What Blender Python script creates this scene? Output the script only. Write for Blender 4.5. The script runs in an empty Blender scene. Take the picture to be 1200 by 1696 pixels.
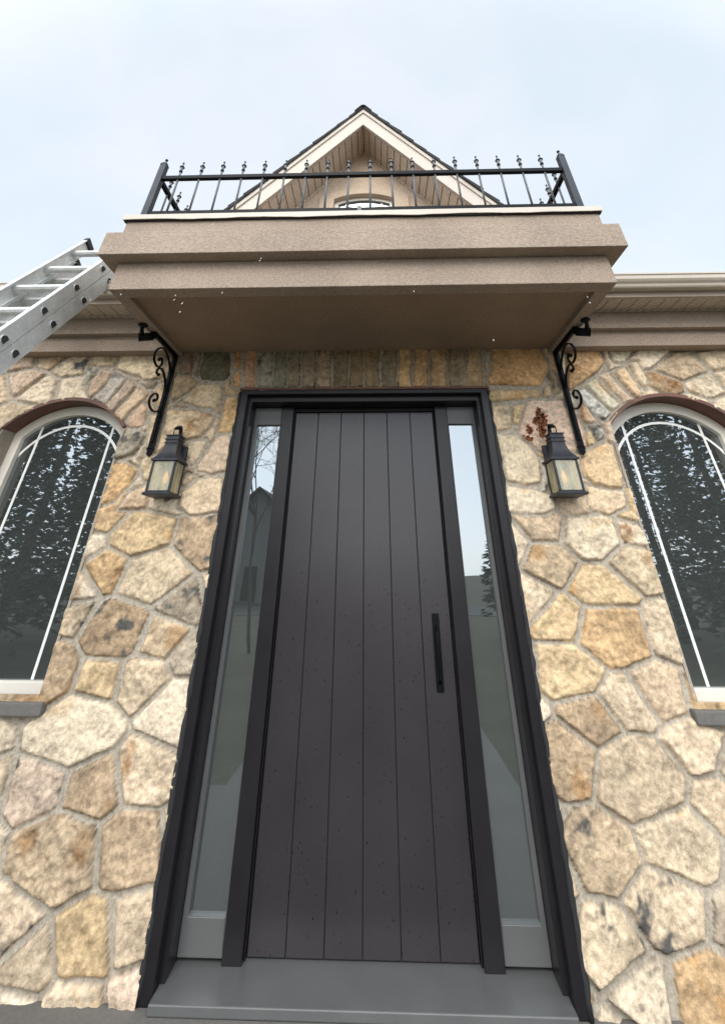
import bpy, math, random
import numpy as np
from mathutils import Vector, Matrix

# ------------------------------------------------------------------ camera
SC = bpy.context.scene
COL = SC.collection
PITCH, YAW, ROLL, CX = 0.57964, -0.03144, 0.00369, 0.0913
_cp, _sp, _cy, _sy = math.cos(PITCH), math.sin(PITCH), math.cos(YAW), math.sin(YAW)
F = Vector((_sy*_cp, _cy*_cp, _sp)); _r = Vector((_cy, -_sy, 0)); _u = _r.cross(F)
R = math.cos(ROLL)*_r + math.sin(ROLL)*_u; U = -math.sin(ROLL)*_r + math.cos(ROLL)*_u
cd = bpy.data.cameras.new('camera'); cam = bpy.data.objects.new('camera', cd); COL.objects.link(cam)
cd.sensor_fit = 'VERTICAL'; cd.sensor_height = 36.0; cd.lens = 700.3/1696*36
cd.shift_x = -2/1696; cd.shift_y = -359.5/1696
cd.clip_start = 0.05; cd.clip_end = 3000
M = Matrix((R, U, -F)).transposed().to_4x4(); M.translation = Vector((CX, -2.9, 1.4))
cam.matrix_world = M
SC.camera = cam

# ------------------------------------------------------------------ world (overcast), sun, exposure
SUN_EL, SUN_AZ = math.radians(36), math.radians(10)
w = bpy.data.worlds.new('World'); SC.world = w; w.use_nodes = True
nt = w.node_tree; N = nt.nodes; L = nt.links; N.clear()
out = N.new('ShaderNodeOutputWorld'); bg = N.new('ShaderNodeBackground'); bg2 = N.new('ShaderNodeBackground')
add = N.new('ShaderNodeAddShader')
sky = N.new('ShaderNodeTexSky'); sky.sky_type = 'NISHITA'; sky.sun_disc = False
sky.sun_elevation = SUN_EL; sky.sun_rotation = math.pi + SUN_AZ
L.new(sky.outputs[0], bg.inputs[0]); bg.inputs[1].default_value = 0.05
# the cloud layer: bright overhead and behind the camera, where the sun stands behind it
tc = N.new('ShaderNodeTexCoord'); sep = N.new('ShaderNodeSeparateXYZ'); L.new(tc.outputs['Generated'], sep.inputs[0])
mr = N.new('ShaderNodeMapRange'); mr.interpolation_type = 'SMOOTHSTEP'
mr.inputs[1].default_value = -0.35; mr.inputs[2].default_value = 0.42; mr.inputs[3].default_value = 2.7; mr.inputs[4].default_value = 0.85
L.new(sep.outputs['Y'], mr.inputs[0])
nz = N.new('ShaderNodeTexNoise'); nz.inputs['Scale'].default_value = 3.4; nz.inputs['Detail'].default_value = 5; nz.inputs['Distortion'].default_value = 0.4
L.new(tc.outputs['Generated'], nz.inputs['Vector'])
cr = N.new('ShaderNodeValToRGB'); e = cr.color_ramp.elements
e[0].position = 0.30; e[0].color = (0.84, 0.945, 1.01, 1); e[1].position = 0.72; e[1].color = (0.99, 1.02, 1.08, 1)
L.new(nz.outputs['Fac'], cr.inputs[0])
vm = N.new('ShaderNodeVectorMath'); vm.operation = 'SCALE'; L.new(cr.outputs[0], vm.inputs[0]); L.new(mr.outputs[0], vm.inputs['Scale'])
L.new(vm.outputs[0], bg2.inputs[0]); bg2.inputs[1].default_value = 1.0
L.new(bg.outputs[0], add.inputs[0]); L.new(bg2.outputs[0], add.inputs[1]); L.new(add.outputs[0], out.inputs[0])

sd = bpy.data.lights.new('sun', 'SUN'); sd.energy = 1.9; sd.angle = math.radians(30); sd.color = (1, 0.96, 0.9)
so = bpy.data.objects.new('sun', sd); COL.objects.link(so); so.location = (0, -20, 30)
so.rotation_euler = (math.radians(90) - SUN_EL, 0, -SUN_AZ)
SC.view_settings.view_transform = 'Standard'; SC.view_settings.look = 'None'
SC.view_settings.gamma = 1; SC.view_settings.exposure = 0.0
SC.view_settings.use_curve_mapping = False
SC.cycles.max_bounces = 8

rnd = random.Random(7)
PI = math.pi

# ------------------------------------------------------------------ materials
def srgb(*c):
    return tuple(((v/255)/12.92 if v/255 <= 0.04045 else ((v/255+0.055)/1.055)**2.4) for v in c)

def mat(name, col, rough=0.6, metal=0.0, spec=0.5, noise=None, bump=None, var=0.0, coat=0.0):
    """noise=(scale, amount) large tonal variation; bump=(scale, strength, distance); var = fine speckle"""
    m = bpy.data.materials.new(name); m.use_nodes = True
    t = m.node_tree; n = t.nodes; l = t.links; b = n['Principled BSDF']
    b.inputs['Roughness'].default_value = rough; b.inputs['Metallic'].default_value = metal
    b.inputs['Specular IOR Level'].default_value = spec
    b.inputs['Coat Weight'].default_value = coat
    b.inputs['Base Color'].default_value = (*col, 1)
    tcn = n.new('ShaderNodeTexCoord')
    if noise or var:
        src = None
        mixin = n.new('ShaderNodeMix'); mixin.data_type = 'RGBA'; mixin.blend_type = 'MULTIPLY'; mixin.inputs['Factor'].default_value = 1
        mixin.inputs['A'].default_value = (*col, 1)
        z = n.new('ShaderNodeTexNoise'); z.inputs['Scale'].default_value = noise[0] if noise else 5; z.inputs['Detail'].default_value = 6
        l.new(tcn.outputs['Object'], z.inputs['Vector'])
        a = noise[1] if noise else 0
        r1 = n.new('ShaderNodeMapRange'); r1.inputs[1].default_value = .3; r1.inputs[2].default_value = .7
        r1.inputs[3].default_value = 1-a; r1.inputs[4].default_value = 1+a
        l.new(z.outputs['Fac'], r1.inputs[0])
        z2 = n.new('ShaderNodeTexNoise'); z2.inputs['Scale'].default_value = bump[0] if bump else 60; z2.inputs['Detail'].default_value = 3
        l.new(tcn.outputs['Object'], z2.inputs['Vector'])
        r2 = n.new('ShaderNodeMapRange'); r2.inputs[1].default_value = .3; r2.inputs[2].default_value = .7
        r2.inputs[3].default_value = 1-var; r2.inputs[4].default_value = 1+var
        l.new(z2.outputs['Fac'], r2.inputs[0])
        mu = n.new('ShaderNodeMath'); mu.operation = 'MULTIPLY'; l.new(r1.outputs[0], mu.inputs[0]); l.new(r2.outputs[0], mu.inputs[1])
        l.new(mu.outputs[0], mixin.inputs['B'])
        l.new(mixin.outputs['Result'], b.inputs['Base Color'])
    if bump:
        z3 = n.new('ShaderNodeTexNoise'); z3.inputs['Scale'].default_value = bump[0]; z3.inputs['Detail'].default_value = 4
        l.new(tcn.outputs['Object'], z3.inputs['Vector'])
        bn = n.new('ShaderNodeBump'); bn.inputs['Strength'].default_value = bump[1]; bn.inputs['Distance'].default_value = bump[2]
        l.new(z3.outputs['Fac'], bn.inputs['Height']); l.new(bn.outputs[0], b.inputs['Normal'])
    return m

def stucco(name, col):
    """fine dragged-finish render: short worm-like grains, stretched sideways"""
    m = mat(name, col, 0.9, spec=0.2, noise=(1.3, 0.07))
    t = m.node_tree; n = t.nodes; l = t.links; b = n['Principled BSDF']
    tcn = n.new('ShaderNodeTexCoord'); mp = n.new('ShaderNodeMapping'); mp.inputs['Scale'].default_value = (0.55, 1, 1)
    l.new(tcn.outputs['Object'], mp.inputs[0])
    z = n.new('ShaderNodeTexNoise'); z.inputs['Scale'].default_value = 135; z.inputs['Detail'].default_value = 2.5; z.inputs['Roughness'].default_value = .6
    l.new(mp.outputs[0], z.inputs['Vector'])
    z2 = n.new('ShaderNodeTexNoise'); z2.inputs['Scale'].default_value = 0.9; z2.inputs['Detail'].default_value = 6
    mp2 = n.new('ShaderNodeMapping'); mp2.inputs['Scale'].default_value = (2.2, 2.2, .5)
    l.new(tcn.outputs['Object'], mp2.inputs[0]); l.new(mp2.outputs[0], z2.inputs['Vector'])
    old = b.inputs['Base Color'].links[0].from_socket
    r = n.new('ShaderNodeMapRange'); r.inputs[1].default_value = .32; r.inputs[2].default_value = .66; r.inputs[3].default_value = .76; r.inputs[4].default_value = 1.18
    l.new(z.outputs['Fac'], r.inputs[0])
    r2 = n.new('ShaderNodeMapRange'); r2.inputs[1].default_value = .35; r2.inputs[2].default_value = .62; r2.inputs[3].default_value = .88; r2.inputs[4].default_value = 1.04
    l.new(z2.outputs['Fac'], r2.inputs[0])
    mu = n.new('ShaderNodeMath'); mu.operation = 'MULTIPLY'; l.new(r.outputs[0], mu.inputs[0]); l.new(r2.outputs[0], mu.inputs[1])
    mx = n.new('ShaderNodeMix'); mx.data_type = 'RGBA'; mx.blend_type = 'MULTIPLY'; mx.inputs['Factor'].default_value = 1
    l.new(old, mx.inputs['A']); l.new(mu.outputs[0], mx.inputs['B']); l.new(mx.outputs['Result'], b.inputs['Base Color'])
    bn = n.new('ShaderNodeBump'); bn.inputs['Strength'].default_value = .8; bn.inputs['Distance'].default_value = .004
    l.new(z.outputs['Fac'], bn.inputs['Height']); l.new(bn.outputs[0], b.inputs['Normal'])
    return m

MT = {}
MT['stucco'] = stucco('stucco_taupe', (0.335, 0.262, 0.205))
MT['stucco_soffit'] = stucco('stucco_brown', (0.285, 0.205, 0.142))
MT['stucco_gable'] = stucco('stucco_beige', (0.55, 0.43, 0.325))
MT['cream'] = mat('cream_metal', (0.47, 0.405, 0.335), 0.45, noise=(3, .05), bump=(40, .05, .002), var=.03)
MT['fascia_brown'] = mat('taupe_metal', (0.36, 0.29, 0.23), 0.5, noise=(3, .06), var=.03)
MT['gutter'] = mat('gutter_cream', (0.47, 0.405, 0.33), 0.35, noise=(4, .05), var=.03)
MT['black'] = mat('black_iron', (0.005, 0.0055, 0.007), 0.36, spec=.09, noise=(20, .3), bump=(120, .25, .001))
MT['rail'] = mat('dark_grey_iron', (0.030, 0.034, 0.044), 0.4, spec=.22, noise=(12, .25), bump=(90, .15, .001))
MT['baluster'] = mat('grey_iron', (0.10, 0.105, 0.108), 0.42, spec=.4, noise=(30, .3), bump=(90, .2, .001))
MT['lantern'] = mat('charcoal_lantern_metal', (0.022, 0.024, 0.031), 0.5, spec=.35, noise=(40, .3), bump=(200, .3, .0008), var=.15)
MT['shingle'] = mat('asphalt_shingle', (0.030, 0.028, 0.027), 0.95, noise=(6, .35), bump=(180, .6, .003), var=.35)
MT['white'] = mat('white_vinyl', (0.78, 0.77, 0.74), 0.4, noise=(5, .04))
MT['frame_cream'] = mat('cream_window_frame', (0.70, 0.64, 0.56), 0.45, noise=(5, .05))
MT['brick_trim'] = mat('red_brown_trim', (0.13, 0.055, 0.035), 0.6, noise=(9, .3), bump=(60, .3, .002))
MT['caulk'] = mat('dark_caulk', (0.012, 0.012, 0.013), 0.7, bump=(40, .4, .003))
MT['door_frame'] = mat('dark_painted_frame', (0.013, 0.0115, 0.0135), 0.28, spec=.28, noise=(6, .15), bump=(70, .08, .001), var=.05)
MT['sash'] = mat('grey_sash', (0.10, 0.10, 0.098), 0.4, noise=(6, .08))
MT['aluminium'] = mat('aluminium', (0.62, 0.62, 0.60), 0.42, metal=.35, noise=(14, .12), bump=(80, .15, .001), var=.08)
MT['rubber'] = mat('black_rubber', (0.02, 0.02, 0.02), .7, noise=(20, .2))
MT['concrete'] = mat('concrete', (0.125, 0.117, 0.106), .85, noise=(1.2, .14), bump=(60, .3, .003), var=.1)
MT['grass'] = mat('winter_grass', (0.06, 0.055, 0.028), .95, noise=(.8, .3), bump=(30, .6, .02), var=.3)
MT['bark'] = mat('bark', (0.10, 0.075, 0.055), .9, noise=(4, .3), bump=(12, .6, .02), var=.2)
MT['needles'] = mat('conifer_needles', (0.055, 0.075, 0.045), .8, noise=(1.5, .45), var=.3)
MT['snow'] = mat('snow', (0.9, 0.92, 0.95), .6)
MT['vine'] = mat('dried_vine', (0.27, 0.095, 0.04), .9, noise=(60, .4), var=.3)
MT['interior'] = mat('dark_interior', (0.03, 0.028, 0.026), .9, noise=(2, .3))
MT['bulb_base'] = mat('candle_sleeve', (0.72, 0.66, 0.52), .5)

# door planks: satin dark paint with grooves in the mesh and rain drops in the finish
def door_mat():
    m = mat('door_paint', (0.028, 0.0242, 0.0272), 0.22, spec=.42, noise=(2.2, .16), var=.04)
    t = m.node_tree; n = t.nodes; l = t.links; b = n['Principled BSDF']
    tcn = n.new('ShaderNodeTexCoord')
    v = n.new('ShaderNodeTexVoronoi'); v.inputs['Scale'].default_value = 95; v.inputs['Randomness'].default_value = 1
    mp = n.new('ShaderNodeMapping'); mp.inputs['Scale'].default_value = (1, 0.02, .62); l.new(tcn.outputs['Object'], mp.inputs[0]); l.new(mp.outputs[0], v.inputs['Vector'])
    s = n.new('ShaderNodeSeparateColor'); l.new(v.outputs['Color'], s.inputs[0])
    # radius per cell: only some cells hold a drop
    r = n.new('ShaderNodeMapRange'); r.inputs[1].default_value = .78; r.inputs[2].default_value = 1; r.inputs[3].default_value = 0.02; r.inputs[4].default_value = .30
    l.new(s.outputs['Red'], r.inputs[0])
    d = n.new('ShaderNodeMath'); d.operation = 'SUBTRACT'; l.new(r.outputs[0], d.inputs[0]); l.new(v.outputs['Distance'], d.inputs[1])
    st = n.new('ShaderNodeMapRange'); st.inputs[1].default_value = 0; st.inputs[2].default_value = .05; st.inputs[3].default_value = 0; st.inputs[4].default_value = 1
    l.new(d.outputs[0], st.inputs[0])
    old = b.inputs['Base Color'].links[0].from_socket
    mx = n.new('ShaderNodeMix'); mx.data_type = 'RGBA'; l.new(st.outputs[0], mx.inputs['Factor']); l.new(old, mx.inputs['A']); mx.inputs['B'].default_value = (.006, .006, .008, 1)
    l.new(mx.outputs['Result'], b.inputs['Base Color'])
    rr = n.new('ShaderNodeMapRange'); rr.inputs[3].default_value = .25; rr.inputs[4].default_value = .08; l.new(st.outputs[0], rr.inputs[0]); l.new(rr.outputs[0], b.inputs['Roughness'])
    bn = n.new('ShaderNodeBump'); bn.inputs['Strength'].default_value = .8; bn.inputs['Distance'].default_value = .003
    l.new(d.outputs[0], bn.inputs['Height'])
    z = n.new('ShaderNodeTexNoise'); z.inputs['Scale'].default_value = 3; mp2 = n.new('ShaderNodeMapping'); mp2.inputs['Scale'].default_value = (20, 20, 1)
    l.new(tcn.outputs['Object'], mp2.inputs[0]); l.new(mp2.outputs[0], z.inputs['Vector'])
    b2 = n.new('ShaderNodeBump'); b2.inputs['Strength'].default_value = .12; b2.inputs['Distance'].default_value = .002
    l.new(z.outputs['Fac'], b2.inputs['Height']); l.new(b2.outputs[0], b.inputs['Normal'])
    return m
MT['door'] = door_mat()

def glass_mat(name, base, refl, f0):
    """insulated glazing: a dark room behind, strong low-e reflection on top"""
    m = bpy.data.materials.new(name); m.use_nodes = True
    t = m.node_tree; n = t.nodes; l = t.links; n.clear()
    o = n.new('ShaderNodeOutputMaterial'); mix = n.new('ShaderNodeMixShader'); df = n.new('ShaderNodeBsdfDiffuse'); gl = n.new('ShaderNodeBsdfGlossy')
    df.inputs[0].default_value = (*base, 1); gl.inputs[0].default_value = (*refl, 1); gl.inputs['Roughness'].default_value = .012
    lw = n.new('ShaderNodeFresnel'); lw.inputs[0].default_value = 1.5
    mr_ = n.new('ShaderNodeMapRange'); mr_.inputs[1].default_value = .04; mr_.inputs[2].default_value = 1; mr_.inputs[3].default_value = f0; mr_.inputs[4].default_value = 1
    l.new(lw.outputs[0], mr_.inputs[0]); l.new(mr_.outputs[0], mix.inputs[0]); l.new(df.outputs[0], mix.inputs[1]); l.new(gl.outputs[0], mix.inputs[2])
    tcn = n.new('ShaderNodeTexCoord'); z = n.new('ShaderNodeTexNoise'); z.inputs['Scale'].default_value = 2.5
    l.new(tcn.outputs['Object'], z.inputs['Vector'])
    bn = n.new('ShaderNodeBump'); bn.inputs['Strength'].default_value = .06; bn.inputs['Distance'].default_value = .01
    l.new(z.outputs['Fac'], bn.inputs['Height']); l.new(bn.outputs[0], gl.inputs['Normal'])
    l.new(mix.outputs[0], o.inputs[0]); return m
MT['glass'] = glass_mat('window_glass', (.045, .05, .048), (.88, .95, 1.0), .26)
MT['glass_up'] = glass_mat('upper_window_glass', (.10, .12, .14), (.9, .95, 1.0), .38)

def lantern_glass():
    m = bpy.data.materials.new('seeded_lantern_glass'); m.use_nodes = True
    t = m.node_tree; n = t.nodes; l = t.links; n.clear()
    o = n.new('ShaderNodeOutputMaterial'); m1 = n.new('ShaderNodeMixShader'); m2 = n.new('ShaderNodeMixShader')
    tr = n.new('ShaderNodeBsdfTransparent'); tr.inputs[0].default_value = (.95, .92, .80, 1)
    df = n.new('ShaderNodeBsdfTranslucent'); df.inputs[0].default_value = (.90, .88, .72, 1)
    d2 = n.new('ShaderNodeBsdfDiffuse'); d2.inputs[0].default_value = (.78, .75, .60, 1)
    ad = n.new('ShaderNodeMixShader'); ad.inputs[0].default_value = .5; l.new(df.outputs[0], ad.inputs[1]); l.new(d2.outputs[0], ad.inputs[2])
    gl = n.new('ShaderNodeBsdfGlossy'); gl.inputs['Roughness'].default_value = .25
    tcn = n.new('ShaderNodeTexCoord'); z = n.new('ShaderNodeTexNoise'); z.inputs['Scale'].default_value = 30; z.inputs['Detail'].default_value = 3
    mp = n.new('ShaderNodeMapping'); mp.inputs['Scale'].default_value = (1, 1, .25); l.new(tcn.outputs['Object'], mp.inputs[0]); l.new(mp.outputs[0], z.inputs['Vector'])
    mr_ = n.new('ShaderNodeMapRange'); mr_.inputs[1].default_value = .3; mr_.inputs[2].default_value = .7; mr_.inputs[3].default_value = .20; mr_.inputs[4].default_value = .52
    l.new(z.outputs['Fac'], mr_.inputs[0]); l.new(mr_.outputs[0], m1.inputs[0]); l.new(tr.outputs[0], m1.inputs[1]); l.new(ad.outputs[0], m1.inputs[2])
    bn = n.new('ShaderNodeBump'); bn.inputs['Strength'].default_value = .12; bn.inputs['Distance'].default_value = .002; l.new(z.outputs['Fac'], bn.inputs['Height']); l.new(bn.outputs[0], gl.inputs['Normal'])
    m2.inputs[0].default_value = .08; l.new(m1.outputs[0], m2.inputs[1]); l.new(gl.outputs[0], m2.inputs[2]); l.new(m2.outputs[0], o.inputs[0])
    return m
MT['lantern_glass'] = lantern_glass()
bm_ = mat('lit_candle_bulb', (.9, .6, .35), .3); _b = bm_.node_tree.nodes['Principled BSDF']
_b.inputs['Emission Color'].default_value = (1, .50, .20, 1); _b.inputs['Emission Strength'].default_value = 0.9
MT['bulb'] = bm_

def soffit_mat():
    """vented vinyl soffit with diagonal perforation rows"""
    m = mat('vented_soffit_vinyl', (0.55, 0.455, 0.37), .6, noise=(2, .05))
    t = m.node_tree; n = t.nodes; l = t.links; b = n['Principled BSDF']
    tcn = n.new('ShaderNodeTexCoord'); wv = n.new('ShaderNodeTexWave'); wv.wave_type = 'BANDS'; wv.bands_direction = 'DIAGONAL'
    wv.inputs['Scale'].default_value = 8.5; wv.inputs['Distortion'].default_value = .4; wv.inputs['Detail'].default_value = 1
    mp = n.new('ShaderNodeMapping'); mp.inputs['Scale'].default_value = (-1.3, 1.3, .3)
    ab = n.new('ShaderNodeVectorMath'); ab.operation = 'ABSOLUTE'; l.new(tcn.outputs['Object'], ab.inputs[0]); l.new(ab.outputs[0], mp.inputs[0]); l.new(mp.outputs[0], wv.inputs['Vector'])
    old = b.inputs['Base Color'].links[0].from_socket
    r = n.new('ShaderNodeMapRange'); r.inputs[3].default_value = .76; r.inputs[4].default_value = 1.10; l.new(wv.outputs['Fac'], r.inputs[0])
    mx = n.new('ShaderNodeMix'); mx.data_type = 'RGBA'; mx.blend_type = 'MULTIPLY'; mx.inputs['Factor'].default_value = 1
    l.new(old, mx.inputs['A']); l.new(r.outputs[0], mx.inputs['B']); l.new(mx.outputs['Result'], b.inputs['Base Color'])
    bn = n.new('ShaderNodeBump'); bn.inputs['Strength'].default_value = .5; bn.inputs['Distance'].default_value = .004; l.new(wv.outputs['Fac'], bn.inputs['Height']); l.new(bn.outputs[0], b.inputs['Normal'])
    return m
MT['soffit'] = soffit_mat()

# ------------------------------------------------------------------ mesh builder
class MB:
    def __init__(s): s.v = []; s.f = []; s.sm = []
    def quadbox(s, P8):
        b = len(s.v); s.v += P8
        for f in ((0,3,2,1),(4,5,6,7),(0,1,5,4),(1,2,6,5),(2,3,7,6),(3,0,4,7)): s.f.append([b+i for i in f]); s.sm.append(False)
        return s
    def box(s, x0, x1, y0, y1, z0, z1):
        return s.quadbox([(x0,y0,z0),(x1,y0,z0),(x1,y1,z0),(x0,y1,z0),(x0,y0,z1),(x1,y0,z1),(x1,y1,z1),(x0,y1,z1)])
    def prism(s, poly, a0, a1, axis='y'):
        """extrude a polygon; axis y: poly in (x,z); axis x: poly in (y,z); axis z: poly in (x,y)"""
        def P(p, a):
            return (p[0], a, p[1]) if axis == 'y' else ((a, p[0], p[1]) if axis == 'x' else (p[0], p[1], a))
        b = len(s.v); n = len(poly)
        s.v += [P(p, a0) for p in poly] + [P(p, a1) for p in poly]
        s.f.append([b+i for i in range(n)]); s.f.append([b+n+i for i in reversed(range(n))]); s.sm += [False]*2
        for i in range(n):
            j = (i+1) % n; s.f.append([b+i, b+n+i, b+n+j, b+j]); s.sm.append(False)
        return s
    def strip(s, A, B, y0, y1):
        """a bent band between two polylines A and B in (x,z), from y0 to y1"""
        b = len(s.v); n = len(A)
        for p, q in zip(A, B): s.v += [(p[0],y0,p[1]),(q[0],y0,q[1]),(q[0],y1,q[1]),(p[0],y1,p[1])]
        for i in range(n-1):
            k = b+4*i
            for (p, q) in ((0,1),(1,2),(2,3),(3,0)): s.f.append([k+p, k+q, k+4+q, k+4+p]); s.sm.append(False)
        s.f.append([b, b+3, b+2, b+1]); k = b+4*(n-1); s.f.append([k, k+1, k+2, k+3]); s.sm += [False]*2
        return s
    def tube(s, pts, r, seg=8, flat=None):
        pts = [Vector(p) for p in pts]; n = len(pts); b = len(s.v)
        rs = r if isinstance(r, (list, tuple)) else [r]*n
        ref = Vector((0, 0, 1))
        t0 = (pts[1]-pts[0]).normalized()
        if abs(t0.dot(ref)) > .95: ref = Vector((1, 0, 0))
        nrm = (ref - t0*ref.dot(t0)).normalized()
        for i, p in enumerate(pts):
            t = (pts[min(i+1, n-1)] - pts[max(i-1, 0)]).normalized()
            nrm = (nrm - t*nrm.dot(t)); nrm = nrm.normalized() if nrm.length > 1e-6 else Vector((1,0,0)); bi = t.cross(nrm)
            for k in range(seg):
                a = 2*PI*k/seg; s.v.append(tuple(p + (nrm*math.cos(a) + bi*math.sin(a))*rs[i]))
        for i in range(n-1):
            for k in range(seg):
                k2 = (k+1) % seg; s.f.append([b+i*seg+k, b+i*seg+k2, b+(i+1)*seg+k2, b+(i+1)*seg+k]); s.sm.append(True)
        s.f.append([b+k for k in reversed(range(seg))]); s.f.append([b+(n-1)*seg+k for k in range(seg)]); s.sm += [False]*2
        return s
    def ribbon(s, pts, wdir, w, th):
        """flat bar along a path: width w along wdir, thickness th"""
        pts = [Vector(p) for p in pts]; wd = Vector(wdir).normalized(); n = len(pts); b = len(s.v)
        for i, p in enumerate(pts):
            t = (pts[min(i+1, n-1)] - pts[max(i-1, 0)]).normalized(); q = t.cross(wd).normalized()
            for a, c in ((-1,-1),(1,-1),(1,1),(-1,1)): s.v.append(tuple(p + wd*(a*w/2) + q*(c*th/2)))
        for i in range(n-1):
            for k in range(4):
                k2 = (k+1) % 4; s.f.append([b+i*4+k, b+i*4+k2, b+(i+1)*4+k2, b+(i+1)*4+k]); s.sm.append(False)
        s.f.append([b+3, b+2, b+1, b]); k = b+4*(n-1); s.f.append([k, k+1, k+2, k+3]); s.sm += [False]*2
        return s
    def lathe(s, c, prof, seg=14, square=False, rot=0):
        """profile [(r, z)] about a vertical axis through c"""
        b = len(s.v); n = len(prof); sg = 4 if square else seg
        for r, z in prof:
            for k in range(sg):
                a = 2*PI*(k+.5)/sg + rot; rr = r*math.sqrt(2) if square else r
                s.v.append((c[0]+rr*math.cos(a), c[1]+rr*math.sin(a), c[2]+z))
        for i in range(n-1):
            for k in range(sg):
                k2 = (k+1) % sg; s.f.append([b+i*sg+k, b+i*sg+k2, b+(i+1)*sg+k2, b+(i+1)*sg+k]); s.sm.append(not square)
        s.f.append([b+k for k in reversed(range(sg))]); s.f.append([b+(n-1)*sg+k for k in range(sg)]); s.sm += [False]*2
        return s
    def ball(s, c, r, seg=10):
        prof = [(max(r*math.sin(PI*i/8), r*.02), -r*math.cos(PI*i/8)) for i in range(9)]
        return s.lathe(c, prof, seg)
    def build(s, name, m, parent=None, bevel=0, solid=None):
        me = bpy.data.meshes.new(name); o = bpy.data.objects.new(name, me)
        off = Vector(parent_world(parent)) if parent else Vector((0, 0, 0))
        vs = [(x-off.x, y-off.y, z-off.z) for x, y, z in s.v]
        me.from_pydata(vs, [], s.f); me.polygons.foreach_set('use_smooth', s.sm)
        me.materials.append(m); me.update()
        import bmesh
        bb = bmesh.new(); bb.from_mesh(me); bmesh.ops.recalc_face_normals(bb, faces=bb.faces); bb.to_mesh(me); bb.free()
        COL.objects.link(o)
        if parent: o.parent = parent
        if bevel:
            bv = o.modifiers.new('bevel', 'BEVEL'); bv.width = bevel; bv.segments = 2; bv.limit_method = 'ANGLE'; bv.angle_limit = math.radians(40)
        return o

def parent_world(p):
    v = Vector((0, 0, 0))
    while p: v = v + p.location; p = p.parent
    return v
def tag(o, label=None, cat=None, group=None, kind=None):
    if label: o['label'] = label
    if cat: o['category'] = cat
    if group: o['group'] = group
    if kind: o['kind'] = kind
    return o
def thing(name, label, cat, loc, group=None):
    o = bpy.data.objects.new(name, None); COL.objects.link(o); o.location = loc; o.empty_display_size = .2
    return tag(o, label, cat, group)
def copy_tree(o, parent=None):
    c = o.copy(); COL.objects.link(c); c.parent = parent
    for ch in [x for x in bpy.data.objects if x.parent == o]: copy_tree(ch, c)
    return c

# ------------------------------------------------------------------ setting
def ground():
    me = MB(); me.v = [(-400,-400,-.62),(400,-400,-.62),(400,400,-.62),(-400,400,-.62)]; me.f = [[0,1,2,3]]; me.sm = [False]
    tag(me.build('ground', MT['grass']), kind='structure')
ground()
tag(MB().box(-2.6, 2.6, -1.7, .3, -.7, -.03).build('porch_slab', MT['concrete'], bevel=.01), kind='structure')
tag(MB().box(-2.0, 2.0, -2.05, -1.703, -.7, -.20).box(-2.0, 2.0, -2.40, -2.053, -.7, -.37).build('porch_steps', MT['concrete'], bevel=.01), kind='structure')
tag(MB().box(-1.6, 1.6, -26, -2.403, -.7, -.56).build('front_path', MT['concrete']), kind='structure')
tag(MB().box(-60, 60, -33, -26.004, -.7, -.60).build('road', mat('asphalt', (.05,.05,.052), .9, noise=(.5,.15), bump=(40,.4,.003))), kind='structure')

house = thing('house', 'stone and taupe stucco house front with a balcony over its dark plank door', 'house', (0, 0, 0))

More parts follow.
